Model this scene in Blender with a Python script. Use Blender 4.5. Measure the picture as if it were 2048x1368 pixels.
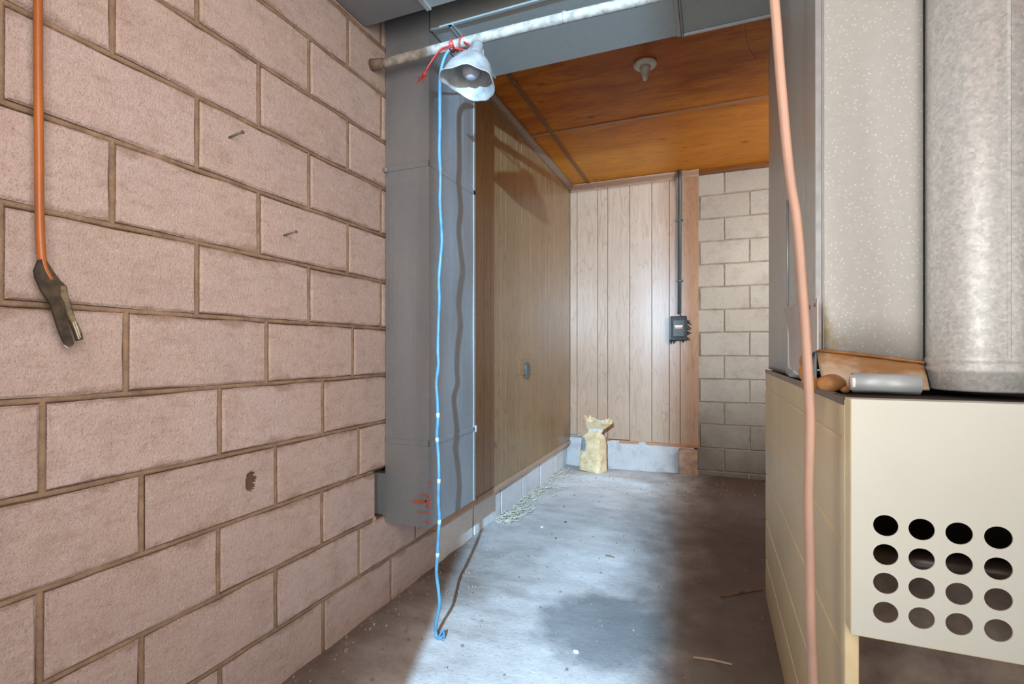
import bpy, bmesh, math, random
from mathutils import Vector, Matrix, noise
random.seed(7)
C = bpy.context.scene.collection
SC = bpy.context.scene
for o in list(bpy.data.objects): bpy.data.objects.remove(o)

# ------------------------------------------------------------------ camera
TH = math.radians(21.85); CT, ST = math.cos(TH), math.sin(TH)
F = 1000.0; CZ = 1.12
cam = bpy.data.cameras.new('camera'); co = bpy.data.objects.new('camera', cam); C.objects.link(co)
co.location = (0, 0, CZ); co.rotation_euler = (math.pi/2, 0, TH)
cam.sensor_width = 36; cam.lens = F/2048*36; cam.shift_y = 18/2048; cam.clip_start = .02
SC.camera = co
# ------------------------------------------------------------------ world, lights, exposure
w = bpy.data.worlds.new('world'); SC.world = w; w.use_nodes = True
bg = w.node_tree.nodes['Background']; bg.inputs[0].default_value = (1.0, .97, .94, 1); bg.inputs[1].default_value = .6
SC.view_settings.view_transform = 'Standard'; SC.view_settings.look = 'None'
SC.view_settings.gamma = 1; SC.view_settings.use_curve_mapping = False
SC.view_settings.exposure = 0.0
def light(name, typ, loc, rot, energy, color, **k):
    d = bpy.data.lights.new(name, typ); d.energy = energy; d.color = color
    for a, b in k.items(): setattr(d, a, b)
    o = bpy.data.objects.new(name, d); C.objects.link(o); o.location = loc; o.rotation_euler = rot
    return o
# daylight glinting in from the yard behind the camera: small, cool, hard shadows
kl = light('yard_glint', 'POINT', (0.0, -1.5, 1.9), (0,0,0), 1.0, (.42, .71, 1.0), shadow_soft_size=.022)
kl.data.use_nodes = True
_nt = kl.data.node_tree; _e = _nt.nodes['Emission']; _f = _nt.nodes.new('ShaderNodeLightFalloff')
_f.inputs['Strength'].default_value = KEY = 400.0; _nt.links.new(_f.outputs['Linear'], _e.inputs['Strength'])
# added soft fill lamps, all out of view
def aim(a, b): return (Vector(b)-Vector(a)).to_track_quat('-Z', 'Y').to_euler()
p_ = (1.05, -.35, 1.6); light('added_fill_right', 'AREA', p_, aim(p_, (-1.33, .95, 1.5)), 21, (1.0, .915, .84), shape='RECTANGLE', size=1.1, size_y=2.0, spread=1.5)  # added fill aimed at the left wall
p_ = (-.38, -.10, 1.6); light('added_fill_forward', 'AREA', p_, aim(p_, (.30, 1.8, 1.5)), 19, (1.0, .93, .86), shape='RECTANGLE', size=.25, size_y=1.5)  # added fill for the furnace and plenum sides
p_ = (1.35, 3.1, 1.9); light('added_fill_rear', 'AREA', p_, aim(p_, (.2, 4.83, 1.7)), 26, (1.0, .97, .93), shape='RECTANGLE', size=.8, size_y=1.3, spread=2.0)  # added fill hidden behind the furnace, lifts the back wall

# ------------------------------------------------------------------ pixel -> world helpers (2048x1368 frame)
def ray(u, v):
    a = (u-1024)/F; b = (702-v)/F
    return Vector((-ST + a*CT, CT + a*ST, b))
O = Vector((0, 0, CZ))
def at_x(u, v, X): r = ray(u, v); return O + r*(X/r.x)
def at_y(u, v, Y): r = ray(u, v); return O + r*(Y/r.y)
def at_z(u, v, Z): r = ray(u, v); return O + r*((Z-CZ)/r.z)
def at_t(u, v, t): return O + ray(u, v)*t

# ------------------------------------------------------------------ materials
def mat(name):
    m = bpy.data.materials.new(name); m.use_nodes = True
    nt = m.node_tree; b = nt.nodes['Principled BSDF']
    return m, nt, b
class N:
    """small node helper"""
    def __init__(s, nt, coord='pos'):
        s.nt = nt
        if coord == 'pos': s.co = nt.nodes.new('ShaderNodeNewGeometry').outputs['Position']
        else: s.co = nt.nodes.new('ShaderNodeTexCoord').outputs['Object']
    def L(s, a, b): s.nt.links.new(a, b)
    def mapping(s, scale=(1,1,1), rot=(0,0,0), loc=(0,0,0), src=None):
        n = s.nt.nodes.new('ShaderNodeMapping'); n.inputs['Scale'].default_value = scale
        n.inputs['Rotation'].default_value = rot; n.inputs['Location'].default_value = loc
        s.L(src or s.co, n.inputs[0]); return n.outputs[0]
    def noise(s, scale, detail=4, rough=.55, vec=None, dist=0):
        n = s.nt.nodes.new('ShaderNodeTexNoise'); n.inputs['Scale'].default_value = scale
        n.inputs['Detail'].default_value = detail; n.inputs['Roughness'].default_value = rough
        n.inputs['Distortion'].default_value = dist
        s.L(vec or s.co, n.inputs['Vector']); return n.outputs['Fac']
    def voro(s, scale, vec=None, feature='F1', out='Distance'):
        n = s.nt.nodes.new('ShaderNodeTexVoronoi'); n.feature = feature; n.inputs['Scale'].default_value = scale
        s.L(vec or s.co, n.inputs['Vector']); return n.outputs[out]
    def ramp(s, fac, stops):
        n = s.nt.nodes.new('ShaderNodeValToRGB'); e = n.color_ramp.elements
        while len(e) < len(stops): e.new(.5)
        for i, (p, c) in enumerate(stops):
            e[i].position = p; e[i].color = (c if len(c) == 4 else (*c, 1)) if hasattr(c, '__len__') else (c, c, c, 1)
        s.L(fac, n.inputs[0]); return n.outputs[0]
    def mix(s, fac, a, b, mode='MIX'):
        n = s.nt.nodes.new('ShaderNodeMix'); n.data_type = 'RGBA'; n.blend_type = mode
        for sock, v in ((n.inputs[0], fac), (n.inputs[6], a), (n.inputs[7], b)):
            if hasattr(v, 'is_output'): s.L(v, sock)
            elif hasattr(v, '__len__'): sock.default_value = (*v, 1) if len(v) == 3 else v
            else: sock.default_value = v
        return n.outputs[2]
    def math(s, op, a, b=0.0, clamp=False):
        n = s.nt.nodes.new('ShaderNodeMath'); n.operation = op; n.use_clamp = clamp
        for sock, v in ((n.inputs[0], a), (n.inputs[1], b)):
            if hasattr(v, 'is_output'): s.L(v, sock)
            else: sock.default_value = v
        return n.outputs[0]
    def xyz(s, src=None):
        n = s.nt.nodes.new('ShaderNodeSeparateXYZ'); s.L(src or s.co, n.inputs[0]); return n.outputs
    def rnd(s): return s.nt.nodes.new('ShaderNodeObjectInfo').outputs['Random']
    def blob(s, c, rx, ry, soft=.4, wob=.35, wscale=5):
        """mask 1 inside an irregular ellipse on the floor"""
        x, y, z = s.xyz()
        dx = s.math('DIVIDE', s.math('SUBTRACT', x, c[0]), rx); dy = s.math('DIVIDE', s.math('SUBTRACT', y, c[1]), ry)
        d = s.math('SQRT', s.math('ADD', s.math('MULTIPLY', dx, dx), s.math('MULTIPLY', dy, dy)))
        d = s.math('ADD', d, s.math('MULTIPLY', s.math('SUBTRACT', s.noise(wscale, 6, .6), .5), wob*2))
        return s.math('DIVIDE', s.math('SUBTRACT', 1+soft/2, d), soft, clamp=True)
    def bump(s, h, strength, dist=.01, normal=None):
        n = s.nt.nodes.new('ShaderNodeBump'); n.inputs['Strength'].default_value = strength; n.inputs['Distance'].default_value = dist
        s.L(h, n.inputs['Height'])
        if normal: s.L(normal, n.inputs['Normal'])
        return n.outputs[0]
def simple(name, col, rough=.6, metal=0.0, var=.25, scale=8, bump=0, bscale=60, coord='pos', spec=None):
    m, nt, b = mat(name); n = N(nt, coord)
    f = n.noise(scale, 5, .6)
    dark = tuple(c*(1-var) for c in col); lite = tuple(min(1, c*(1+var)) for c in col)
    n.L(n.ramp(f, [(.3, dark), (.7, lite)]), b.inputs['Base Color'])
    b.inputs['Roughness'].default_value = rough; b.inputs['Metallic'].default_value = metal
    if spec is not None: b.inputs['Specular IOR Level'].default_value = spec
    if bump: n.L(n.bump(n.noise(bscale, 4), bump, .004), b.inputs['Normal'])
    return m

CRS_ = .203
def block_mat(name, base, stain, dirt_low=False, rough_amt=.8, lav=None, grime=False):
    m, nt, b = mat(name); n = N(nt)
    big = n.noise(1.6, 5, .6); mid = n.noise(9, 6, .65); fine = n.noise(150, 3, .7)
    lite = tuple(min(1, c*1.13) for c in base)
    col = n.mix(n.ramp(big, [(.35, 0), (.68, 1)]), base, lite)
    if lav: col = n.mix(n.math('MULTIPLY', n.ramp(n.noise(3.1, 4), [(.42, 0), (.65, 1)]), .6), col, lav)
    col = n.mix(n.math('MULTIPLY', n.ramp(mid, [(.5, 0), (.78, 1)]), .55), col, stain)
    col = n.mix(n.math('MULTIPLY', n.rnd(), .16), col, stain)
    col = n.mix(n.ramp(fine, [(.33, .45), (.46, 0)]), col, tuple(c*.45 for c in base))
    col = n.mix(n.ramp(n.noise(90, 2), [(.62, 0), (.75, .45)]), col, tuple(min(1, c*1.35) for c in base))
    if grime:
        zz = n.math('PINGPONG', n.xyz()[2], CRS_*.5)
        g_ = n.math('MULTIPLY', n.math('SUBTRACT', n.math('ADD', .010, n.math('MULTIPLY', n.ramp(n.noise(6, 6, .7), [(.45, 0), (.8, 1)]), .055)), zz), 60, clamp=True)
        col = n.mix(n.math('MULTIPLY', g_, .5), col, (.24, .145, .095))
        st = n.noise(38, 5, .7, n.mapping((1, .45, 1.3), rot=(.5, 0, 0)))
        col = n.mix(n.ramp(st, [(.52, 0), (.70, .45)]), col, stain)
        col = n.mix(n.ramp(st, [(.28, .35), (.42, 0)]), col, (.66, .54, .50))
    if dirt_low:
        z = n.xyz()[2]
        f = n.math('ADD', n.math('MULTIPLY', z, -.75), n.math('ADD', .72, n.math('MULTIPLY', n.noise(4, 5), .55)))
        col = n.mix(n.ramp(f, [(.35, 0), (1, .85)]), col, (.16, .125, .095))
    n.L(col, b.inputs['Base Color']); b.inputs['Roughness'].default_value = .92
    b.inputs['Specular IOR Level'].default_value = .15
    h = n.math('ADD', n.math('MULTIPLY', n.noise(220, 3, .7), .6), n.noise(55, 4, .7))
    n.L(n.bump(h, rough_amt, .006), b.inputs['Normal'])
    return m
M = {}
M['block'] = block_mat('painted_block', (.50, .385, .345), (.33, .225, .17), lav=(.50, .40, .385), grime=True)
M['block_low'] = block_mat('whitewashed_block', (.74, .72, .71), (.50, .46, .42))
M['block_grey'] = block_mat('grey_block', (.50, .475, .43), (.27, .23, .19), dirt_low=True)
M['mortar'] = simple('mortar', (.115, .068, .040), .95, var=.35, scale=14, bump=.6, bscale=90)
M['bead'] = simple('mortar_bead', (.25, .165, .108), .95, var=.3, scale=25, bump=.8, bscale=120)
M['mortar_grey'] = simple('mortar_grey', (.30, .24, .19), .95, var=.3, scale=14, bump=.5, bscale=90)
M['chip'] = simple('chipped_core', (.085, .05, .028), .95, var=.5, scale=60, bump=.8)
M['plaster'] = block_mat('footing_plaster', (.50, .455, .43), (.26, .17, .12))
M['brick'] = simple('orange_brick', (.40, .25, .17), .9, var=.3, scale=20, bump=.5)

def wood_mat(name, c1, c2, c3, axis='z', rough=.4, gloss=.4):
    m, nt, b = mat(name); n = N(nt)
    off = n.math('MULTIPLY', n.rnd(), 37.0)
    cv = nt.nodes.new('ShaderNodeCombineXYZ'); n.L(off, cv.inputs[0]); n.L(off, cv.inputs[1]); n.L(off, cv.inputs[2])
    va = nt.nodes.new('ShaderNodeVectorMath'); va.operation = 'ADD'; n.L(n.co, va.inputs[0]); n.L(cv.outputs[0], va.inputs[1])
    sc = {'z': (1, 1, .055), 'x': (.06, 1, 1)}[axis]
    v = n.mapping(sc, src=va.outputs[0])
    g = n.noise(75, 6, .7, v, .3)
    v2 = n.mapping({'z': (1, 1, .13), 'x': (.14, 1, 1)}[axis], src=va.outputs[0])
    wv = n.noise(10, 2, .5, v2, .6)
    rings = n.math('PINGPONG', n.math('MULTIPLY', wv, 9.0), .5)
    col = n.mix(n.ramp(g, [(.32, 0), (.68, 1)]), c1, c2)
    col = n.mix(n.ramp(rings, [(0, .55), (.13, 0)]), col, c3)
    col = n.mix(n.math('MULTIPLY', n.ramp(n.noise(1.3, 4), [(.42, 0), (.72, 1)]), .3), col, c3)
    n.L(col, b.inputs['Base Color']); b.inputs['Roughness'].default_value = rough
    b.inputs['Specular IOR Level'].default_value = gloss
    n.L(n.bump(g, .12, .002), b.inputs['Normal'])
    return m
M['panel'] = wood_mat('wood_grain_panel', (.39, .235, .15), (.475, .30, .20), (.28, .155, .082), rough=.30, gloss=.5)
M['panel_side'] = wood_mat('wood_grain_panel_shaded', (.27, .15, .066), (.35, .21, .105), (.135, .068, .024), rough=.3, gloss=.35)  # same panelling, darkened to paint in the shade on the left wall
M['mould'] = wood_mat('moulding_wood', (.42, .27, .19), (.50, .33, .235), (.28, .16, .10), axis='x', rough=.4)
M['mould_dark'] = wood_mat('moulding_dark', (.20, .125, .08), (.28, .18, .12), (.12, .07, .04), axis='x', rough=.45)
M['groove'] = simple('groove_dark', (.05, .035, .025), .8)
def ply():
    m, nt, b = mat('varnished_plywood'); n = N(nt)
    v = n.mapping((.28, 1, 1)); g = n.noise(9, 6, .65, v, .5)
    v3 = n.mapping((.10, 1, 1)); fine = n.noise(60, 4, .6, v3)
    col = n.ramp(g, [(.3, (.30, .065, .008)), (.5, (.52, .15, .014)), (.72, (.68, .25, .024))])
    big = n.noise(1.1, 4, .6)
    col = n.mix(n.ramp(big, [(.4, 0), (.68, .65)]), col, (.34, .060, .012))
    y = n.xyz()[1]
    col = n.mix(n.ramp(n.math('ADD', n.math('MULTIPLY', n.math('SUBTRACT', y, 3.1), .5), n.math('MULTIPLY', n.noise(2.3, 4), .3)), [(.2, 0), (.6, .55)]), col, (.72, .29, .028))  # golden lift toward the back paints in the brighter light there
    kn = n.voro(4.2, n.mapping((.55, 1, 1))); col = n.mix(n.ramp(kn, [(.03, .8), (.10, 0)]), col, (.08, .025, .01))
    col = n.mix(n.ramp(fine, [(.35, .35), (.5, 0)]), col, (.13, .04, .012))
    n.L(col, b.inputs['Base Color']); b.inputs['Roughness'].default_value = .4
    b.inputs['Specular IOR Level'].default_value = .14
    n.L(n.bump(g, .08, .003), b.inputs['Normal'])
    return m
M['ply'] = ply()
M['batten'] = wood_mat('ceiling_batten', (.36, .16, .075), (.45, .22, .11), (.24, .09, .04), axis='x')
M['batten_dark'] = wood_mat('ceiling_batten_dark', (.16, .06, .02), (.24, .10, .035), (.09, .03, .012), axis='x')

def galv(name, col, spangle=.3, rough=.42, metal=.75, dust=0.0, scale=55, fleck=False):
    m, nt, b = mat(name); n = N(nt)
    v = n.voro(scale, out='Color'); sep = nt.nodes.new('ShaderNodeSeparateColor'); n.L(v, sep.inputs[0])
    a = n.mix(n.math('MULTIPLY', sep.outputs[0], spangle), col, tuple(min(1, c*1.45) for c in col))
    a = n.mix(n.math('MULTIPLY', sep.outputs[1], spangle*.7), a, tuple(c*.62 for c in col))
    a = n.mix(n.ramp(n.noise(2.2, 5), [(.4, 0), (.7, dust)]), a, (.36, .31, .27))
    if fleck:
        a = n.mix(n.ramp(n.noise(70, 4, .7, n.mapping((1, 1, .6), rot=(0, .7, 0))), [(.5, 0), (.68, .7)]), a, (.88, .88, .86))
    n.L(a, b.inputs['Base Color']); b.inputs['Metallic'].default_value = metal
    n.L(n.ramp(n.noise(40, 3), [(.3, rough-.06), (.7, rough+.1)]), b.inputs['Roughness'])
    n.L(n.bump(n.noise(30, 4), .06, .004), b.inputs['Normal'])
    return m
M['duct'] = galv('dull_duct_metal', (.255, .28, .305), .10, .50, .35, .35)
M['duct_over'] = galv('overhead_duct_metal', (.33, .37, .37), .10, .45, .35, .15)
M['seam'] = galv('seam_metal', (.55, .57, .60), .1, .35, .6, .1)
M['flue'] = galv('spangled_flue_metal', (.66, .69, .69), .55, .5, .35, .05, 170, True)
def plenum_mat():
    m, nt, b = mat('spangled_plenum_metal'); n = N(nt)
    v = n.voro(70, out='Color'); sep = nt.nodes.new('ShaderNodeSeparateColor'); n.L(v, sep.inputs[0])
    col = (.55, .555, .53)
    a = n.mix(n.math('MULTIPLY', sep.outputs[0], .3), col, (.64, .64, .62))
    a = n.mix(n.ramp(n.voro(110), [(.14, .5), (.26, 0)]), a, (.97, .97, .95))
    # ochre water stain on the lower left corner
    x, y, z = n.xyz()
    f = n.math('ADD', n.math('MULTIPLY', n.math('SUBTRACT', .285, x), 9), n.math('MULTIPLY', n.math('SUBTRACT', 1.215, z), 5))
    f = n.math('ADD', f, n.math('MULTIPLY', n.math('SUBTRACT', n.noise(28, 5, .7), .5), 2.2))
    zm = n.ramp(z, [(0, 1), (1, 1)])
    zmask = n.math('MULTIPLY', n.math('SUBTRACT', 1.26, z), 18, clamp=True)
    ymask = n.math('MULTIPLY', n.math('SUBTRACT', 1.42, y), 30, clamp=True)
    mk = n.math('MULTIPLY', n.math('MULTIPLY', n.ramp(f, [(.3, 0), (.8, .75)]), zmask), ymask)
    a = n.mix(mk, a, (.45, .33, .13))
    n.L(a, b.inputs['Base Color']); b.inputs['Metallic'].default_value = .12; b.inputs['Roughness'].default_value = .55
    n.L(n.bump(n.noise(60, 4), .08, .004), b.inputs['Normal'])
    return m
M['plenum'] = plenum_mat()
M['plenum_side'] = galv('plenum_side_metal', (.56, .57, .54), .08, .36, .35, .2, 160)
M['cream'] = simple('cream_enamel', (.60, .605, .545), .45, var=.04, scale=3)
M['tan'] = simple('tan_enamel', (.74, .57, .33), .38, var=.12, scale=2)
M['cream_edge'] = simple('yellowed_enamel', (.75, .62, .38), .4, var=.12, scale=9)
M['rust'] = simple('rusty_soil_plate', (.33, .26, .22), .85, var=.4, scale=12, bump=.5, bscale=40)
M['black'] = simple('recess_black', (.025, .022, .02), .6, var=.3)  # black stands in for shade in the furnace top gap and firebox
M['tube'] = simple('burner_steel', (.16, .13, .115), .35, metal=.7)
M['copper'] = simple('copper', (.46, .285, .215), .6, metal=.15, var=.10, scale=12)
M['cord'] = simple('blue_cord_jacket', (.075, .20, .30), .5, var=.25, scale=25)
M['cordmark'] = simple('blue_cord_scuff', (.45, .55, .6), .5, var=.1)
M['string'] = simple('red_string', (.42, .035, .03), .7, var=.25, scale=40)
M['alu'] = simple('dusty_aluminium', (.36, .37, .37), .55, metal=.25, var=.3, scale=22, bump=.15)
M['bulb'] = simple('frosted_bulb', (.42, .45, .52), .35, var=.05)
M['socket'] = simple('grey_socket', (.30, .30, .30), .5, metal=.3)
M['pipe'] = simple('chalky_steel_pipe', (.36, .335, .30), .65, var=.45, scale=30, bump=.3)
M['pipe_end'] = simple('rusty_fitting', (.20, .14, .10), .75, var=.4, scale=30)
M['orange_rod'] = simple('orange_rod', (.36, .105, .022), .42, var=.35, scale=4)
M['strap'] = simple('dark_torn_strap', (.050, .034, .020), .7, var=.6, scale=40, bump=.5, bscale=60)
M['strap_edge'] = simple('frayed_strap', (.15, .115, .07), .8, var=.6, scale=60)
M['nail'] = simple('grey_nail', (.22, .19, .17), .5, metal=.5)
M['porcelain'] = simple('old_porcelain', (.62, .57, .46), .35, var=.15, scale=20)
M['conduit'] = simple('conduit_grey', (.10, .11, .11), .5, metal=.2, var=.15)
M['tape'] = simple('black_box_tape', (.040, .045, .052), .6, var=.5, scale=30, bump=.4)
M['label_red'] = simple('salmon_sticker', (.80, .38, .30), .6, var=.05)
M['white'] = simple('white_sticker', (.85, .85, .85), .6, var=.05)
M['sheet'] = simple('beige_fibre_sheet', (.60, .52, .47), .7, var=.08, scale=5)
M['sheet_edge'] = simple('torn_white_edge', (.8, .8, .78), .8, var=.1)
M['foam'] = simple('amber_foam', (.42, .19, .065), .4, var=.3, scale=22)
M['stripmetal'] = simple('pale_metal_strip', (.45, .50, .54), .45, metal=.2, var=.12, scale=12)
M['redpaint'] = simple('red_crayon', (.55, .09, .06), .7, var=.1)
M['stick'] = simple('pale_stick', (.55, .42, .33), .8, var=.2, scale=30)
M['stick_brown'] = simple('brown_stick', (.22, .13, .08), .8, var=.3, scale=30)
M['straw'] = simple('dry_straw', (.55, .49, .38), .85, var=.4, scale=50)
M['pebble'] = simple('grey_pebbles', (.28, .23, .19), .9, var=.5, scale=18)
M['outside'] = simple('yard_concrete', (.42, .40, .38), .9)
M['plain_wall'] = simple('plain_plaster', (.42, .36, .31), .9)
def tapewood():
    m, nt, b = mat('water_stained_board'); n = N(nt)
    g = n.noise(30, 6, .7, n.mapping((.25, 1, 1)))
    col = n.ramp(g, [(.32, (.26, .14, .07)), (.45, (.52, .36, .23)), (.7, (.66, .54, .43))])
    f = n.noise(14, 5, .6, n.mapping((.5, 1, 1), loc=(3, 0, 0)))
    col = n.mix(n.ramp(f, [(.47, 0), (.60, .8)]), col, (.36, .16, .04))
    n.L(col, b.inputs['Base Color']); b.inputs['Roughness'].default_value = .65
    n.L(n.bump(g, .3, .004), b.inputs['Normal']); return m
M['board'] = tapewood()
def bagmat():
    m, nt, b = mat('crumpled_kraft_paper'); n = N(nt, 'obj')
    f = n.noise(14, 6, .65); col = n.ramp(f, [(.3, (.50, .34, .16)), (.5, (.74, .50, .27)), (.72, (.84, .64, .41))])
    x, y, z = n.xyz()
    dx = n.math('MULTIPLY', n.math('ADD', x, .075), 13); dz = n.math('MULTIPLY', n.math('SUBTRACT', z, .235), 9)
    d = n.math('ADD', n.math('MULTIPLY', dx, dx), n.math('MULTIPLY', dz, dz))
    d = n.math('ADD', d, n.math('MULTIPLY', n.noise(22, 5), 1.2))
    front = n.math('LESS_THAN', y, .0)
    col = n.mix(n.math('MULTIPLY', n.ramp(d, [(.85, .9), (1.0, 0)]), front), col, (.17, .20, .23))
    ln = n.noise(40, 4, .7, n.mapping((.4, 1, 1.5)))
    low = n.math('LESS_THAN', z, .17)
    col = n.mix(n.math('MULTIPLY', n.ramp(ln, [(.56, 0), (.62, .6)]), low), col, (.30, .22, .10))
    n.L(col, b.inputs['Base Color']); b.inputs['Roughness'].default_value = .75
    n.L(n.bump(n.noise(18, 5), .5, .01), b.inputs['Normal']); return m
M['bag'] = bagmat()
M['bag_in'] = simple('pale_paper_lining', (.70, .60, .52), .8, var=.15, scale=20)
def floormat():
    m, nt, b = mat('dusty_concrete'); n = N(nt)
    x, y, z = n.xyz()
    g = n.noise(7, 7, .65)
    col = n.ramp(g, [(.3, (.24, .215, .20)), (.55, (.36, .335, .32)), (.75, (.46, .44, .425))])
    # soil left and right, darkened to paint in shade outside the key light
    soil_shadeL = n.math('MULTIPLY', n.math('SUBTRACT', n.math('ADD', -1.0, n.math('MULTIPLY', n.noise(3, 5), .5)), n.math('ADD', x, n.math('MULTIPLY', y, -.02))), 5, clamp=True)
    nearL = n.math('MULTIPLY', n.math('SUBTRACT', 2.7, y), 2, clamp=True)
    col = n.mix(n.math('MULTIPLY', n.math('MULTIPLY', soil_shadeL, nearL), .8), col, (.125, .082, .060))
    soil_shadeR = n.math('MULTIPLY', n.math('SUBTRACT', x, n.math('SUBTRACT', -.22, n.math('MULTIPLY', n.math('SUBTRACT', n.noise(3, 5), .5), .5))), 4, clamp=True)
    col = n.mix(n.math('MULTIPLY', soil_shadeR, .75), col, (.125, .088, .072))
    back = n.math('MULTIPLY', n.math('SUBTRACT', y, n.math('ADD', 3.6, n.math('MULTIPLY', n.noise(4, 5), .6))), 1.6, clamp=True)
    col = n.mix(n.math('MULTIPLY', n.math('MULTIPLY', back, soil_shadeR), .8), col, (.09, .05, .03))
    # white powder, lightened to paint in the key light's pool
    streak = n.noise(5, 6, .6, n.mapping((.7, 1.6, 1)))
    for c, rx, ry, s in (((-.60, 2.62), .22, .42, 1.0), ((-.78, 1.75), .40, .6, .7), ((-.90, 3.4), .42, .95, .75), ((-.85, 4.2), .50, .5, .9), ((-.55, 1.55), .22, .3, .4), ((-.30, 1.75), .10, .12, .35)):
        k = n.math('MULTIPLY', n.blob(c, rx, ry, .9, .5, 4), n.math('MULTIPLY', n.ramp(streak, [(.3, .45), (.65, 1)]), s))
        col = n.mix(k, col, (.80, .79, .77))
    # damp dark patch
    k = n.math('MULTIPLY', n.blob((-.40, 2.02), .26, .27, .35, .45, 7), .72)
    col = n.mix(k, col, (.17, .19, .20))
    col = n.mix(n.ramp(n.noise(60, 5, .7), [(.3, .35), (.45, 0)]), col, (.13, .10, .085))
    col = n.mix(n.ramp(n.noise(110, 3, .7), [(.66, 0), (.74, .5)]), col, (.7, .66, .6))
    n.L(col, b.inputs['Base Color']); b.inputs['Roughness'].default_value = .85
    h = n.math('ADD', n.noise(30, 6, .7), n.math('MULTIPLY', n.noise(140, 3), .4))
    n.L(n.bump(h, .35, .01), b.inputs['Normal'])
    return m
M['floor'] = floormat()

# ------------------------------------------------------------------ mesh helpers
def obj(name, bm, m, parent=None, smooth=False, **props):
    me = bpy.data.meshes.new(name); bm.normal_update(); bm.to_mesh(me); bm.free()
    for mm in (m if isinstance(m, (list, tuple)) else [m]): me.materials.append(mm)
    if smooth:
        for p in me.polygons: p.use_smooth = True
    o = bpy.data.objects.new(name, me); C.objects.link(o)
    if parent: o.parent = parent
    for k, v in props.items(): o[k] = v
    return o
def thing(name, label, cat, loc=(0,0,0), group=None, rz=0):
    o = bpy.data.objects.new(name, None); C.objects.link(o); o.location = loc; o.rotation_euler = (0,0,rz)
    o.empty_display_size = .05; o['label'] = label; o['category'] = cat
    if group: o['group'] = group
    bpy.context.view_layer.update()
    return o
def struct(name):
    o = bpy.data.objects.new(name, None); C.objects.link(o); o['kind'] = 'structure'; o.empty_display_size = .05; return o
def tag(o, label, cat, group=None):
    o['label'] = label; o['category'] = cat
    if group: o['group'] = group
    return o
def box(bm, x0, x1, y0, y1, z0, z1, bev=0, mi=0):
    vs = [bm.verts.new((x, y, z)) for x in (x0, x1) for y in (y0, y1) for z in (z0, z1)]
    f = [bm.faces.new([vs[i] for i in q]) for q in ((0,1,3,2), (4,6,7,5), (0,4,5,1), (2,3,7,6), (0,2,6,4), (1,5,7,3))]
    for q in f: q.material_index = mi
    if bev:
        es = list({e for q in f for e in q.edges})
        bmesh.ops.bevel(bm, geom=es, offset=bev, segments=1, affect='EDGES')
    return vs
def tube(bm, pts, r, seg=10, caps=True, mi=0):
    pts = [Vector(p) for p in pts]; rings = []
    n = len(pts); up = None
    for i, p in enumerate(pts):
        d = (pts[min(i+1, n-1)] - pts[max(i-1, 0)]).normalized()
        if up is None:
            up = d.orthogonal().normalized()
        up = (up - d*up.dot(d)).normalized(); side = d.cross(up)
        rr = r[i] if hasattr(r, '__len__') else r
        rings.append([bm.verts.new(p + (up*math.cos(a) + side*math.sin(a))*rr) for a in [2*math.pi*k/seg for k in range(seg)]])
    for a, b in zip(rings, rings[1:]):
        for k in range(seg):
            f = bm.faces.new([a[k], a[(k+1) % seg], b[(k+1) % seg], b[k]]); f.material_index = mi
    if caps:
        bm.faces.new(rings[0][::-1]).material_index = mi; bm.faces.new(rings[-1]).material_index = mi
    return rings
def lathe(bm, prof, seg=24, mat4=Matrix(), cap0=False, cap1=False, warp=None):
    rings = []
    for r, z in prof:
        ring = []
        for k in range(seg):
            a = 2*math.pi*k/seg; p = Vector((r*math.cos(a), r*math.sin(a), z))
            if warp: p = warp(p, a)
            ring.append(bm.verts.new(mat4 @ p))
        rings.append(ring)
    for a, b in zip(rings, rings[1:]):
        for k in range(seg): bm.faces.new([a[k], a[(k+1) % seg], b[(k+1) % seg], b[k]])
    if cap0: bm.faces.new(rings[0][::-1])
    if cap1: bm.faces.new(rings[-1])
    return rings
def smoothpath(pts, sub=6):
    pts = [Vector(p) for p in pts]; out = []
    for i in range(len(pts)-1):
        p0 = pts[max(i-1, 0)]; p1 = pts[i]; p2 = pts[i+1]; p3 = pts[min(i+2, len(pts)-1)]
        for k in range(sub):
            t = k/sub
            out.append(.5*((2*p1) + (p2-p0)*t + (2*p0-5*p1+4*p2-p3)*t*t + (3*p1-p0-3*p2+p3)*t*t*t))
    out.append(pts[-1]); return out
NB = bpy.data.objects.new

# ------------------------------------------------------------------ THE SETTING
XL = -1.327; YB = 4.83; ZC = 2.75; XR = 1.6
CRS = .203
# floor
fl = struct('floor')
bm = bmesh.new(); nx, ny = 110, 200
x0, x1, y0, y1 = -1.46, XR+.1, -.05, YB+.05
grid = []
def floor_h(x, y):
    h = .006*(noise.noise(Vector((x*3, y*3, 0))))+.0025*noise.noise(Vector((x*14, y*14, 3)))
    h += .022*max(0, 1-(x-XL)/.16)*(.5+.5*noise.noise(Vector((x*5, y*5, 9))))       # dust banked on the wall
    for cx, cy, rx, ry, a in ((-.92, 4.45, .34, .22, .030), (-.62, 4.30, .42, .12, .022), (-.2, 4.6, .5, .25, .03)):
        d = ((x-cx)/rx)**2+((y-cy)/ry)**2; h += a*math.exp(-d*1.4)
    return h
for j in range(ny+1):
    row = []
    for i in range(nx+1):
        x = x0+(x1-x0)*i/nx; y = y0+(y1-y0)*j/ny
        row.append(bm.verts.new((x, y, floor_h(x, y) if y > .3 else 0)))
    grid.append(row)
for j in range(ny):
    for i in range(nx): bm.faces.new([grid[j][i], grid[j][i+1], grid[j+1][i+1], grid[j+1][i]])
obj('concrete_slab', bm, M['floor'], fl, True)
bm = bmesh.new(); box(bm, -4, 5, -5, -.05, -.1, -.004); obj('yard_slab', bm, M['outside'], fl)
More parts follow.
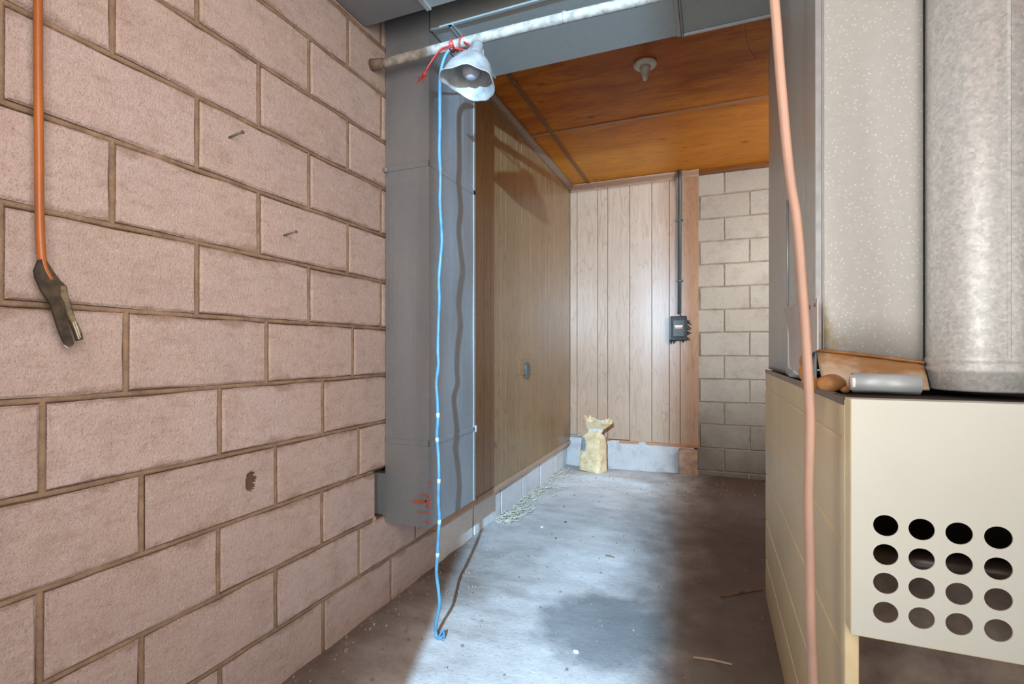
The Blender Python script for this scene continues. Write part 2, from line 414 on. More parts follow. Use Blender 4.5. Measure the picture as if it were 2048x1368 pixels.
bm = bmesh.new(); box(bm, x0, x1, -.05, y1, -.15, -.03); obj('slab_underside', bm, M['outside'], fl)

# wall_left
wl = struct('wall_left')
bm = bmesh.new(); box(bm, XL-.19, XL-.010, -.05, YB+.15, 2*CRS+CRS, ZC+.1)
box(bm, XL-.19, XL-.010, -.05, YB+.15, -.1, 2*CRS)
box(bm, XL-.19, XL-.010, -.05, 1.76, 2*CRS, 3*CRS); box(bm, XL-.19, XL-.010, 2.3, YB+.15, 2*CRS, 3*CRS)
obj('mortar_backing', bm, M['mortar'], wl)
cache = {}
def block_mesh(L, H, var, m, key):
    k = (round(L, 3), round(H, 3), var, key)
    if k in cache: return cache[k]
    rnd = random.Random(repr(k))
    bm = bmesh.new(); T = .02; j = lambda s: rnd.uniform(-s, s); b = .005
    back = [bm.verts.new((-T, y, z)) for y, z in ((0, 0), (L, 0), (L, H), (0, H))]
    # rim of the face: corners and mid points wobble a little
    n = 4 if L > .2 else 2
    rim = [(L*i/n, 0) for i in range(n)] + [(L, 0), (L, H/2)] + [(L*i/n, H) for i in range(n, 0, -1)] + [(0, H), (0, H/2)]
    o1 = [bm.verts.new((-b, y+j(.0022), z+j(.0026))) for y, z in rim]
    o2 = [bm.verts.new((j(.0006), (y-L/2)*(1-2*b/L)+L/2+j(.0012), (z-H/2)*(1-2*b/H)+H/2+j(.0012))) for y, z in rim]
    o0 = [bm.verts.new((-T, y, z)) for y, z in rim]
    q = len(rim)
    for a, c in ((o0, o1), (o1, o2)):
        for i in range(q): bm.faces.new([a[i], a[(i+1) % q], c[(i+1) % q], c[i]])
    bm.faces.new(o2)
    bmesh.ops.delete(bm, geom=back, context='VERTS')
    me = bpy.data.meshes.new('concrete_block'); bm.normal_update(); bm.to_mesh(me); bm.free(); me.materials.append(m)
    cache[k] = me; return me
def put_block(name, me, loc, rz, parent):
    o = bpy.data.objects.new(name, me); C.objects.link(o); o.location = loc; o.rotation_euler = (0, 0, rz); o.parent = parent; return o
offs = [1.0365, .82, 1.03, .82, 1.035, .785, .966, .755, .966, .755, .966, .755, .966, .755]
G = .0155
for k, o0 in enumerate(offs):
    z = k*CRS + G/2; H = min(CRS-G, ZC-z-.002)
    if k == 0: z = -.01; H = CRS-G/2+.01
    s = o0 - .4145*6
    ymax = 4.80 if k == 0 else (1.752 if k == 2 else 2.27)
    i = 0
    while s < ymax:
        a = max(s+G/2, -.04); b = min(s+.4145-G/2, ymax)
        if b-a > .02:
            if k == 3 and abs(s-.82) < .2 and s < 1.3 and s > .4 and abs(at_x(503, 963, XL).y-(a+b)/2) < .21:
                pass
            hole = at_x(503, 963, XL)
            if a < hole.y < b and z < hole.z < z+H:
                # block with a chipped-out pocket
                bm = bmesh.new(); ny_, nz_ = 120, 60; gv = []
                for q in range(nz_+1):
                    rw = []
                    for p in range(ny_+1):
                        y = a+(b-a)*p/ny_; zz = z+H*q/nz_
                        d = math.hypot((y-hole.y)/.0170, (zz-hole.z)/.031)
                        d += .45*noise.noise(Vector((y*70, zz*70, 1)))
                        dx = -.035*max(0, min(1, (1.12-d)*3))-.0015*abs(noise.noise(Vector((y*60, zz*60, 4))))*(1 if d < 2 else 0)
                        if p in (0, ny_) or q in (0, nz_): dx = -.004
                        rw.append(bm.verts.new((XL+dx, y, zz)))
                    gv.append(rw)
                for q in range(nz_):
                    for p in range(ny_):
                        f = bm.faces.new([gv[q][p], gv[q][p+1], gv[q+1][p+1], gv[q+1][p]])
                        c = f.calc_center_median()
                        f.material_index = 1 if c.x < XL-.008 and 0 < p < ny_-1 and 0 < q < nz_-1 else 0
                obj('concrete_block', bm, [M['block'], M['chip']], wl, label='block with a dark chipped-out hole')
            else:
                m = M['block']; key = 'l'
                if k == 0 and s > 1.9: m = M['block_low']; key = 'w'
                me = block_mesh(b-a, H, (i*7+k*3) % 3, m, key)
                put_block('concrete_block', me, (XL+random.uniform(-.0012, .0012), a, z), 0, wl)
        s += .4145; i += 1
bm = bmesh.new()
def bead(a, b_, r=.0072):
    n_ = max(2, int((b_-a).length/.04)); pts_ = [a+(b_-a)*i/n_ + Vector((noise.noise((a+(b_-a)*i/n_)*25)*.0016, 0, noise.noise((a+(b_-a)*i/n_)*19)*.0012)) for i in range(n_+1)]
    tube(bm, pts_, r, 6, caps=False)
for k in range(1, 14):
    X_ = XL-.0085
    if k in (2, 3): bead(Vector((X_, -.04, k*CRS)), Vector((X_, 1.74, k*CRS)))
    else: bead(Vector((X_, -.04, k*CRS)), Vector((X_, 2.25 if k > 1 else 4.8, k*CRS)))
for k, o0 in enumerate(offs):
    s = o0-.4145*6
    while s < (4.8 if k == 0 else 2.2):
        if s > 0 and not (k == 2 and s > 1.75): bead(Vector((XL-.0085, s, k*CRS)), Vector((XL-.0085, s, min((k+1)*CRS, ZC))))
        s += .4145
o = obj('mortar_joint', bm, M['bead'], wl, True); o['kind'] = 'stuff'
# cut masonry around the duct boot
bm = bmesh.new(); box(bm, XL-.15, XL-.10, 1.74, 2.3, 2*CRS, 3*CRS); obj('notch_core', bm, M['chip'], wl)
bm = bmesh.new(); bmesh.ops.create_icosphere(bm, subdivisions=2, radius=.015, matrix=Matrix.Translation((XL-.012, 1.752, .405)))
for v in bm.verts: v.co += Vector((0, noise.noise(v.co*60)*.008, noise.noise(v.co*50)*.008))
obj('mortar_lump', bm, M['block'], wl)

# wood panelling on the left wall
PAT = [.085, .20, .095, .205, .21, .165, .10, .165]
bm = bmesh.new(); box(bm, XL, XL+.012, 2.2, YB-.02, .245, 2.70); obj('panel_backing', bm, M['groove'], wl)
def board(parent, m, ax, a, b, z0, z1, face):
    bm = bmesh.new()
    if ax == 'y': box(bm, XL+.010, face, a, b, z0, z1, .0015)
    else: box(bm, a, b, face, YB-.005, z0, z1, .0015)
    return obj('panel_board', bm, m, parent)
y = 2.215; i = 3
while y < YB-.05:
    e = min(y+PAT[i % 8], YB-.03)
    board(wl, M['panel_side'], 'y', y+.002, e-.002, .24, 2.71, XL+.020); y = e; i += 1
def mould(parent, name, m, quad_pts, a, b, axis):
    """extrude a small profile (list of (u,z)) along an axis"""
    bm = bmesh.new(); r0 = []; r1 = []
    for u, z in quad_pts:
        if axis == 'y': r0.append(bm.verts.new((u, a, z))); r1.append(bm.verts.new((u, b, z)))
        else: r0.append(bm.verts.new((a, u, z))); r1.append(bm.verts.new((b, u, z)))
    n = len(r0)
    for i in range(n): bm.faces.new([r0[i], r0[(i+1) % n], r1[(i+1) % n], r1[i]])
    bm.faces.new(r0); bm.faces.new(r1[::-1]); bmesh.ops.recalc_face_normals(bm, faces=bm.faces)
    return obj(name, bm, m, parent)
X0 = XL+.0195
mould(wl, 'ceiling_moulding', M['mould_dark'], [(X0, 2.745), (X0+.042, 2.745), (X0+.040, 2.728), (X0+.018, 2.712), (X0+.012, 2.695), (X0, 2.695)], 2.22, YB-.03, 'y')
mould(wl, 'base_moulding', M['mould'], [(XL-.004, .207), (XL+.030, .207), (XL+.032, .222), (XL+.027, .243), (XL-.004, .245)], 2.22, YB-.04, 'y')

# wall_back
wb = struct('wall_back')
bm = bmesh.new(); box(bm, XL-.19, XR+.15, YB+.006, YB+.2, -.1, ZC+.1); obj('mortar_backing', bm, M['mortar_grey'], wb)
zj = [-.16, .045, .25, .46, .66, .867, 1.075, 1.285, 1.49, 1.694, 1.897, 2.105, 2.309, 2.52, 2.72]
for k in range(len(zj)-1):
    z0, z1 = max(zj[k]+.005, -.02), zj[k+1]-.005
    s = (.095 if k % 2 else .30) - .41
    s -= .41 if s > -.105 else 0
    i = 0
    while s < XR:
        a = max(s+.005, -.150); b = min(s+.41-.005, XR)
        if b-a > .02:
            me = block_mesh(b-a, z1-z0, (i+k) % 3, M['block_grey'], 'g')
            put_block('concrete_block', me, (a, YB+random.uniform(-.002, .001), z0), -math.pi/2, wb)
            # face looks along -Y after the turn; block runs along +X
        s += .41; i += 1
FB = 4.800
us = [1137, 1154, 1195.4, 1215.6, 1259.4, 1303.6, 1338.6, 1360.2, 1397.5]
xs = [at_y(u, 600, FB).x for u in us]; xs[0] = XL+.02
bm = bmesh.new(); box(bm, XL, xs[-1]-.01, FB+.006, YB+.005, .30, 2.70); obj('panel_backing', bm, M['groove'], wb)
bots = [.30, .285, .285, .278, .268, .272, .27, .27]
for i in range(8): board(wb, M['panel'], 'x', xs[i]+.0022, xs[i+1]-.0022, bots[i], 2.71, FB)
mould(wb, 'ceiling_moulding', M['mould'], [(FB, 2.745), (FB-.042, 2.745), (FB-.040, 2.725), (FB-.016, 2.706), (FB-.010, 2.685), (FB, 2.685)], XL+.03, xs[-1]+.002, 'x')
mould(wb, 'top_plate', M['batten_dark'], [(YB-.03, 2.748), (YB-.03, 2.705), (YB+.0, 2.705), (YB+.0, 2.748)], xs[-1]+.006, XR, 'x')
# raw lower edge strip of the panel sheet and the plastered footing under it
bm = bmesh.new(); box(bm, xs[4]-.25, xs[-1], FB-.006, FB+.02, .243, .272, .003)
obj('raw_edge_strip', bm, M['batten'], wb)
bm = bmesh.new(); nx_, nz_ = 60, 14
def foot(i, j):
    x = XL-.02+(xs[-1]-.04-(XL-.02))*i/nx_; z = -.02+.29*j/nz_
    y = FB-.045*(1-j/nz_)-.004-.012*noise.noise(Vector((x*9, 0, z*14)))-.02*max(0, .5-j/nz_)
    return bm.verts.new((x, y, z))
gv = [[foot(i, j) for i in range(nx_+1)] for j in range(nz_+1)]
tb = [bm.verts.new((v.co.x, YB, v.co.z)) for v in gv[-1]]
for j in range(nz_):
    for i in range(nx_): bm.faces.new([gv[j][i], gv[j][i+1], gv[j+1][i+1], gv[j+1][i]])
for i in range(nx_): bm.faces.new([gv[-1][i], gv[-1][i+1], tb[i+1], tb[i]])
obj('plastered_footing', bm, M['plaster'], wb, True)
bm = bmesh.new(); p0 = at_y(1356, 940, 4.70); p1 = at_y(1394, 940, 4.70)
box(bm, p0.x, p1.x, 4.71, YB, -.01, .235, .012)
bmesh.ops.subdivide_edges(bm, edges=bm.edges, cuts=2, use_grid_fill=True)
for v in bm.verts: v.co += Vector(noise.noise_vector(v.co*20))*.006
obj('brick', bm, M['brick'], wb)
# other walls
wr = struct('wall_right'); bm = bmesh.new(); box(bm, XR, XR+.15, -.05, YB+.2, -.1, ZC+.1); obj('wall_surface', bm, M['plain_wall'], wr)
wf = struct('wall_front'); bm = bmesh.new(); box(bm, XL-.19, -.47, -.16, -.05, -.1, ZC+.1); box(bm, -.038, XR+.15, -.83, -.75, -.1, ZC+.1); obj('wall_surface', bm, M['plain_wall'], wf)  # right-hand slab is unseen, set to cut the key light's right edge
box_ = bmesh.new(); box(box_, XR, XR+.15, -.83, -.05, -.1, ZC+.1); obj('wall_surface', box_, M['plain_wall'], wf)

# ceiling
ce = struct('ceiling')
bm = bmesh.new(); box(bm, XL-.2, XR+.15, -.05, YB+.2, ZC+.012, ZC+.12); obj('ceiling_deck', bm, M['groove'], ce)
gx = [-1.34, -1.112, 1.33, XR]; gy = [-.05, 1.13, 2.35, 3.57, YB+.01]
for i in range(3):
    for j in range(4):
        bm = bmesh.new(); box(bm, gx[i]+.004, gx[i+1]-.004, gy[j]+.004, gy[j+1]-.004, ZC, ZC+.012, .0015); obj('plywood_sheet', bm, M['ply'], ce)
bm = bmesh.new(); box(bm, gx[0], XR, 3.57-.017, 3.57+.017, ZC-.008, ZC, .002); obj('ceiling_batten', bm, M['batten'], ce)
bm = bmesh.new(); box(bm, -1.112-.014, -1.112+.014, 2.2, YB, ZC-.010, ZC-.0085+.0085, .002); obj('ceiling_batten', bm, M['batten_dark'], ce)
bm = bmesh.new(); tube(bm, [at_z(1487, 38, ZC-.002), at_z(1490, 75, ZC-.002), at_z(1499, 103, ZC-.002), at_z(1510, 118, ZC-.002)], .0025, 6); obj('paint_drip', bm, M['batten'], ce)

# ------------------------------------------------------------------ DUCTS
YD0, YD1, XD = 1.82, 2.25, -1.106
vd = thing('wall_duct', 'tall grey sheet-metal duct standing against the left block wall', 'duct', (-1.2, 2.0, .36))
inv = lambda t, o: (setattr(o, 'matrix_parent_inverse', t.matrix_world.inverted()), o)[1]
def part(t, name, bm, m, smooth=False, **k):
    o = obj(name, bm, m, t, smooth, **k); o.matrix_parent_inverse = t.matrix_world.inverted(); return o
def part2(t, p, name, bm, m, smooth=False, **k):
    o = obj(name, bm, m, p, smooth, **k); o.matrix_parent_inverse = t.matrix_world.inverted() if False else p.matrix_world.inverted(); return o
# upper body, side face gently oil-canned
def duct_body(bm, x0, x1, y0, y1, z0, z1, amp=.0, seed=0):
    nz, nh = max(2, int((z1-z0)/.04)), 10
    per = [(x0, y0)] + [(x0+(x1-x0)*i/nh, y0) for i in range(1, nh)] + [(x1, y0)] + [(x1, y0+(y1-y0)*i/nh) for i in range(1, nh)] + [(x1, y1), (x0, y1)]
    rings = []
    for k in range(nz+1):
        z = z0+(z1-z0)*k/nz; ring = []
        for (x, y) in per:
            dx = dy = 0
            if amp:
                ez = math.sin(math.pi*k/nz)
                if abs(x-x1) < 1e-6 and y0 < y < y1: dx = amp*math.sin(math.pi*(y-y0)/(y1-y0))*ez*noise.noise(Vector((seed, y*4, z*2.2)))*2
                if abs(y-y0) < 1e-6 and x0 < x < x1: dy = -.6*amp*math.sin(math.pi*(x-x0)/(x1-x0))*ez*noise.noise(Vector((seed+5, x*4, z*2)))*2
            ring.append(bm.verts.new((x+dx, y+dy, z)))
        rings.append(ring)
    n = len(per)
    for a, b in zip(rings, rings[1:]):
        for i in range(n): bm.faces.new([a[i], a[(i+1) % n], b[(i+1) % n], b[i]])
    bm.faces.new(rings[0][::-1]); bm.faces.new(rings[-1]); bmesh.ops.recalc_face_normals(bm, faces=bm.faces)
XW = XL+.003
bm = bmesh.new(); duct_body(bm, XW, XD, YD0, YD1, 1.915, 2.60, .012, 1); part(vd, 'duct_section', bm, M['duct'])
bm = bmesh.new(); duct_body(bm, XW, XD, YD0, YD1, .735, 1.905, .016, 2); part(vd, 'duct_section', bm, M['duct'])
bm = bmesh.new(); duct_body(bm, XW, XD, YD0-.002, YD1, .375, .725, .008, 3)
box(bm, XL-.095, XW, YD0-.002, YD1, .40, .585); part(vd, 'duct_boot', bm, M['duct'])
for z in (1.91, .73):
    s = bmesh.new(); e = .004
    box(s, XW, XD+e, YD0-e, YD0+.002, z-.012, z+.012, .002); box(s, XD-.002, XD+e, YD0-e, YD1+.006, z-.012, z+.012, .002)
    part(vd, 'slip_joint', s, M['duct'])
s = bmesh.new(); box(s, XD-.004, XD+.004, YD1-.012, YD1+.006, .375, 2.47, .0015); part(vd, 'corner_hem', s, M['duct_over'])
s = bmesh.new(); box(s, XD, XD+.012, YD1-.002, YD1+.010, .715, .748, .003); part(vd, 'drive_cleat_tab', s, M['seam'])
s = bmesh.new(); box(s, XL+.0015, XL+.020, YD0-.020, YD0-.002, 1.895, 1.915, .003); part(vd, 'drive_cleat_tab', s, M['duct'])
# red crayon figures, written sideways
def text_mesh(txt, size):
    cu = bpy.data.curves.new('t', 'FONT'); cu.body = txt; cu.size = size; cu.extrude = .0004; cu.offset = size*.03
    t = bpy.data.objects.new('t', cu); C.objects.link(t); bpy.context.view_layer.update()
    dg = bpy.context.evaluated_depsgraph_get(); me = bpy.data.meshes.new_from_object(t.evaluated_get(dg))
    bpy.data.objects.remove(t); return me
for ch, u, v, sz in (('0', 862, 1048, .034), ('1', 862, 1028, .034), ('H', 863, 1017, .036), ('E', 862, 1007, .036), ('2', 862, 995, .032), ('c', 861, 967, .030), ('7', 846, 1027, .030), ('0', 850, 992, .030), ('B', 840, 1008, .042), ('8', 852, 1006, .040), ('s', 862, 980, .020)):
    me = text_mesh(ch, sz); me.materials.append(M['redpaint']); p = at_y(u, v, YD0-.0105)
    o = bpy.data.objects.new('red_crayon_figure', me); C.objects.link(o)
    o.parent = vd; o.matrix_parent_inverse = vd.matrix_world.inverted()
    o.location = p; o.rotation_euler = Matrix(((0,-1,0),(0,0,-1),(1,0,0))).to_euler()
    o.scale = (.60, 1.1, 1)
    o['label'] = 'red figure written sideways'

hd = thing('overhead_duct', 'long grey-green overhead duct crossing below the plywood ceiling behind the pipe', 'duct', (-.4, 2.03, 2.47))
bm = bmesh.new(); box(bm, -1.10, -.132, YD0, YD1, 2.47, 2.745); part(hd, 'duct_section', bm, M['duct_over'])
bm = bmesh.new(); box(bm, -.118, .226, YD0, YD1, 2.47, 2.745); part(hd, 'duct_section', bm, M['duct_over'])
for X in (-1.0, -.125):
    s = bmesh.new(); box(s, X-.016, X+.002, YD0-.004, YD1+.004, 2.464, 2.472, .002); box(s, X+.004, X+.010, YD0-.004, YD1+.006, 2.460, 2.472, .002)
    part(hd, 'slip_joint', s, M['duct_over'])
s = bmesh.new(); box(s, -.115, .225, YD1-.010, YD1+.006, 2.462, 2.470, .002); part(hd, 'lower_hem', s, M['seam'])
s = bmesh.new(); box(s, -1.10, .225, YD0-.006, YD0+.010, 2.464, 2.471, .002); part(hd, 'lower_hem', s, M['duct_over'])
td = thing('trunk_duct', 'dark broad overhead trunk duct nearest the camera at the top left corner', 'duct', (-.4, 1.3, 2.45))
bm = bmesh.new(); box(bm, XL+.004, -1.03, .9, 1.68, 2.45, 2.74); part(td, 'duct_section', bm, M['duct'])
bm = bmesh.new(); box(bm, -1.015, .20, .9, 1.68, 2.45, 2.74); part(td, 'duct_section', bm, M['duct_over'])
s = bmesh.new(); box(s, -1.034, -1.012, .9, 1.686, 2.443, 2.452, .002); part(td, 'slip_joint', s, M['seam'])

# ------------------------------------------------------------------ PIPE
pp = thing('steel_pipe', 'chalky white steel pipe running across below the overhead duct', 'pipe', (-.6, 1.73, 2.32))
bm = bmesh.new(); tube(bm, smoothpath([(XL+.045, 1.735, 2.318), (-1.0, 1.735, 2.32), (-.6, 1.74, 2.321), (-.2, 1.755, 2.322), (.225, 1.76, 2.324)], 4), .0185, 16); part(pp, 'pipe_run', bm, M['pipe'], True)
bm = bmesh.new(); tube(bm, [(XL+.001, 1.725, 2.318), (XL+.055, 1.735, 2.318)], [.024, .021], 12); part(pp, 'wall_fitting', bm, M['pipe_end'], True, label='rusty end fitting')
bm = bmesh.new(); tube(bm, [(-.500, 1.742, 2.3215), (-.488, 1.742, 2.3215)], .0205, 14); part(pp, 'pipe_coupling', bm, M['pipe'], True)

# ------------------------------------------------------------------ LAMP
R3 = Vector((CT, ST, 0)); FW = Vector((-ST, CT, 0)); UP = Vector((0, 0, 1))
LC = at_t(935, 166, 1.84)
ax = (UP*math.cos(.36) + R3*math.sin(.22) + FW*math.sin(.16)).normalized()
ex = ax.cross(FW).normalized(); ey = ax.cross(ex)
LM = Matrix.Translation(LC) @ Matrix((ex, ey, ax)).transposed().to_4x4()
lp = thing('clamp_lamp', 'dented aluminium reflector lamp hanging from the pipe', 'lamp', LC)
def dent(p, a):
    r = Vector((p.x, p.y, 0)).length
    k = 1.02+.035*math.sin(3*a+.8)*(r/.1)+.022*math.sin(8*a+2)*(r/.1)**2
    z = p.z - .009*math.sin(2*a+.5)*(r/.1)**2 + .004*math.sin(5*a)*(r/.1)**2
    return Vector((p.x*k, p.y*k*.90, z)) + Vector(noise.noise_vector(p*22))*.006*(r/.1)
prof = [(.024, .118), (.034, .112), (.050, .100), (.066, .080), (.079, .055), (.088, .030), (.093, .010), (.097, 0), (.100, -.002), (.101, .002)]
bm = bmesh.new(); lathe(bm, prof, 36, LM, warp=dent)
o = part(lp, 'reflector', bm, M['alu'], True); sm = o.modifiers.new('s', 'SOLIDIFY'); sm.thickness = .0016
bm = bmesh.new(); lathe(bm, [(.020, .165), (.023, .160), (.024, .130), (.028, .122), (.028, .112), (.020, .108)], 20, LM, True, True); part(lp, 'socket', bm, M['socket'], True)
bm = bmesh.new(); lathe(bm, [(.002, -.004+.012), (.015, -.001+.012), (.026, .010+.012), (.0315, .026+.012), (.029, .042+.012), (.018, .066+.012), (.013, .092), (.013, .11)], 24, LM @ Matrix.Translation((0, 0, .012)) @ Matrix.Scale(1.12, 4), True, True); part(lp, 'bulb', bm, M['bulb'], True)
for s_ in (-1, 1):
    bm = bmesh.new(); tube(bm, [LM @ Vector((s_*.022, 0, .15)), LM @ Vector((s_*.030, .004, .125)), LM @ Vector((s_*.036, .01, .108))], .0028, 6)
    part(lp, 'clamp_wire', bm, M['seam'])
# string ties
st = thing('string_tie', 'red string tying the lamp to the pipe with a frayed tail', 'string', at_y(905, 100, 1.73))
def loop_at(x, r=.0225, n=12, tilt=0):
    return [Vector((x+tilt*math.sin(2*math.pi*k/n), 1.738+r*math.cos(2*math.pi*k/n), 2.3205+r*math.sin(2*math.pi*k/n))) for k in range(n+1)]
xa = at_y(905, 100, 1.738).x; xb = at_y(925, 88, 1.738).x
for X, tl in ((xa, .006), (xa+.010, -.006), (xb, .008)):
    s = bmesh.new(); tube(s, loop_at(X, tilt=tl), .0034, 6); part(st, 'string_loop', s, M['string'], True)
tl = [at_y(905, 93, 1.70), at_y(893, 97, 1.70), at_y(880, 102, 1.69), at_y(868, 117, 1.69), at_y(858, 132, 1.69), at_y(850, 145, 1.69)]
s = bmesh.new(); tube(s, smoothpath(tl), .0035, 6); tube(s, smoothpath([p+Vector((.006, -.004, .004)) for p in tl]), .0032, 6); part(st, 'string_tail', s, M['string'], True)
s = bmesh.new()
kn = at_y(849, 148, 1.69)
bmesh.ops.create_icosphere(s, subdivisions=2, radius=.010, matrix=Matrix.Translation(kn))
rr = random.Random(3)
for k in range(14):
    e = at_y(836+rr.uniform(-3, 12), 164+rr.uniform(-8, 4), 1.69+rr.uniform(-.012, .012)); tube(s, [kn, (kn+e)/2+Vector((rr.uniform(-.006, .006), 0, rr.uniform(-.006, .006))), e], .0011, 5)
part(st, 'frayed_knot', s, M['string'])
s = bmesh.new(); tube(s, smoothpath([at_y(928, 84, 1.715), at_y(938, 90, 1.70), LM @ Vector((.026, -.014, .150)), LM @ Vector((.034, -.01, .118))]), .0035, 6)
tube(s, smoothpath([at_y(906, 96, 1.715), LM @ Vector((-.012, -.03, .155)), LM @ Vector((-.02, -.024, .128))]), .0035, 6); part(st, 'string_bridle', s, M['string'], True)

# blue cord
YC = 1.70
pix = [(899, 100), (893, 108), (886, 125), (881, 150), (880, 185), (880, 250), (879, 300), (881, 350), (880, 400), (882, 440), (884, 480), (881, 520), (878, 560), (879, 600), (877, 650), (876, 700), (877, 730), (873, 765), (875, 800), (876, 840), (874, 870), (877, 910), (878, 950), (877, 1000), (879, 1035), (877, 1070), (875, 1110), (873, 1145), (877, 1180), (879, 1210), (873, 1240), (871, 1262)]
cd = thing('blue_cord', 'long light-blue cord hanging from the lamp down to the floor', 'cord', (at_y(873, 1262, YC).x, YC, .006))
path = smoothpath([at_y(u, v, YC+.004*math.sin(v*.05)) for u, v in pix], 4)
path = [p for p in path if p.z > .02]
endp = at_z(873, 1272, .010)
path += smoothpath([path[-1], at_z(874, 1274, .008), at_z(880, 1276, .008), at_z(888, 1270, .010)], 3)[1:]
bm = bmesh.new(); tube(bm, path, .0068, 10); part(cd, 'cord_run', bm, M['cord'], True)
bm = bmesh.new()
for k in range(4): tube(bm, smoothpath([at_z(876, 1277, .008), at_z(880+k*2, 1269-k*3, .020+.006*k), at_z(889, 1262+k*5, .006)]), .0035, 6)
part(cd, 'frayed_end', bm, M['cord'], True)
for v in (832, 880, 965, 1045, 1108):
    bm = bmesh.new()
    i = min(range(len(path)), key=lambda q: abs(path[q].z-at_y(876, v, YC).z)); a = path[i]; b_ = path[min(i+1, len(path)-1)]
    d = (b_-a).normalized(); tube(bm, [a-d*.009, a+d*.009], .0071, 10); part(cd, 'paint_scuff', bm, M['cordmark'], True)

# ------------------------------------------------------------------ ORANGE ROD
XO = -1.285
rd = thing('hanging_rod', 'orange-brown rod with a dark torn flat strap at its end, hanging at the left', 'rod', at_x(80, 420, XO))
pts = [at_x(u, v, XO) for u, v in ((76, -160), (76, 0), (76.5, 150), (78, 300), (79, 420), (82, 500), (88, 535), (101, 560))]
bm = bmesh.new(); tube(bm, smoothpath(pts, 4), .0078, 12); part(rd, 'rod_shaft', bm, M['orange_rod'], True)
def slab(outline, X, th, m, nm):
    bm = bmesh.new(); a = [bm.verts.new(at_x(u, v, X)) for u, v in outline]; b_ = [bm.verts.new(v.co+Vector((th, 0, 0))) for v in a]
    n = len(a); bm.faces.new(a); bm.faces.new(b_[::-1])
    for i in range(n): bm.faces.new([a[i], a[(i+1) % n], b_[(i+1) % n], b_[i]])
    bmesh.ops.recalc_face_normals(bm, faces=bm.faces); bmesh.ops.triangulate(bm, faces=[f for f in bm.faces if len(f.verts) > 4])
    return part(rd, nm, bm, m)
slab([(74, 520), (66, 541), (68, 556), (80, 582), (97, 607), (108, 640), (117, 668), (127, 688), (131, 694), (138, 693), (145, 688), (141, 676), (135, 657), (131, 641), (135, 641), (142, 656), (148, 671), (150, 682), (160, 680), (163, 677), (158, 660), (146, 635), (141, 618), (132, 590), (130, 573), (118, 562), (107, 548), (92, 525), (86, 518)], XO, .007, M['strap'], 'torn_strap')
slab([(120, 572), (129, 572), (134, 595), (141, 620), (149, 640), (160, 664), (157, 676), (150, 660), (140, 642), (133, 628), (127, 606), (119, 590)], XO+.007, .004, M['strap_edge'], 'frayed_edge')
bm = bmesh.new()
for (u0, v0, u1, v1) in ((146, 645, 158, 678), (150, 642, 161, 675), (128, 690, 136, 696)): tube(bm, [at_x(u0, v0, XO+.011), at_x(u1, v1, XO+.013)], .0014, 5)
part(rd, 'loose_fibre', bm, M['straw'])

# nails
def nail(u, v, label):
    p = at_x(u, v, XL); t = thing('wall_nail', label, 'nail', p, 'nails in the block wall')
    d = Vector((1, .05, .16)).normalized()
    bm = bmesh.new(); tube(bm, [p-d*.003, p+d*.052], .0032, 8); part(t, 'shank', bm, M['nail'], True)
    bm = bmesh.new(); tube(bm, [p+d*.052, p+d*.055], .0055, 10); part(t, 'nail_head', bm, M['nail'])
nail(458, 275, 'upper grey nail sticking out of the pink block wall')
nail(567, 471, 'lower grey nail sticking out of the block wall, nearer the duct')

# ------------------------------------------------------------------ CEILING LAMPHOLDER
p = at_z(1290, 127, ZC-.0)
lh = thing('ceiling_lampholder', 'small cream porcelain lampholder fixed to the plywood ceiling', 'lamp', p)
T = Matrix.Translation(p)
bm = bmesh.new(); lathe(bm, [(.064, 0), (.066, -.008), (.060, -.016), (.045, -.021), (.040, -.020)], 28, T, True, True); part(lh, 'base_plate', bm, M['porcelain'], True)
bm = bmesh.new(); lathe(bm, [(.030, -.020), (.029, -.038), (.024, -.048), (.020, -.062), (.016, -.080), (.013, -.092), (.006, -.096)], 20, T, True, True); part(lh, 'socket_stem', bm, M['porcelain'], True)

# ------------------------------------------------------------------ CONDUIT, SWITCH BOX, OUTLET
px = at_y(1360, 500, FB-.015)
cn = thing('electrical_conduit', 'thin dark-grey conduit dropping from the ceiling to the switch box', 'conduit', (px.x, FB-.02, 1.45))
bm = bmesh.new(); tube(bm, [(px.x, FB-.062, 2.745), (px.x, FB-.058, 2.66), (px.x+.0, FB-.022, 2.60), (px.x-.004, FB-.0195, 1.455)], .0165, 10); part(cn, 'conduit_tube', bm, M['conduit'], True)
for z in (2.3, 1.75):
    s = bmesh.new(); box(s, px.x-.028, px.x+.028, FB-.038, FB+.0, z, z+.014, .002); part(cn, 'conduit_strap', s, M['conduit'])
b0 = at_y(1341, 681, FB-.03); b1 = at_y(1374, 632, FB-.03)
sb = thing('switch_box', 'dark taped electrical switch box at the bottom of the conduit', 'electrical box', ((b0.x+b1.x)/2, FB-.03, b0.z))
bm = bmesh.new(); box(bm, b0.x, b1.x, FB-.06, FB-.001, b0.z, b1.z, .006); part(sb, 'box_body', bm, M['tape'])
cx, cz = (b0.x+b1.x)/2, (b0.z+b1.z)/2
bm = bmesh.new(); box(bm, cx-.050, cx+.050, FB-.068, FB-.058, cz-.075, cz+.075, .004); part(sb, 'cover_plate', bm, M['conduit'])
bm = bmesh.new(); box(bm, cx-.030, cx+.030, FB-.072, FB-.066, cz-.004, cz+.012, .001); part(sb, 'sticker_band', bm, M['label_red'], label='salmon band')
bm = bmesh.new(); box(bm, cx-.034, cx+.036, FB-.0715, FB-.066, cz+.012, cz+.026, .001); part(sb, 'sticker_band', bm, M['white'], label='white band')
rr = random.Random(5); bm = bmesh.new()
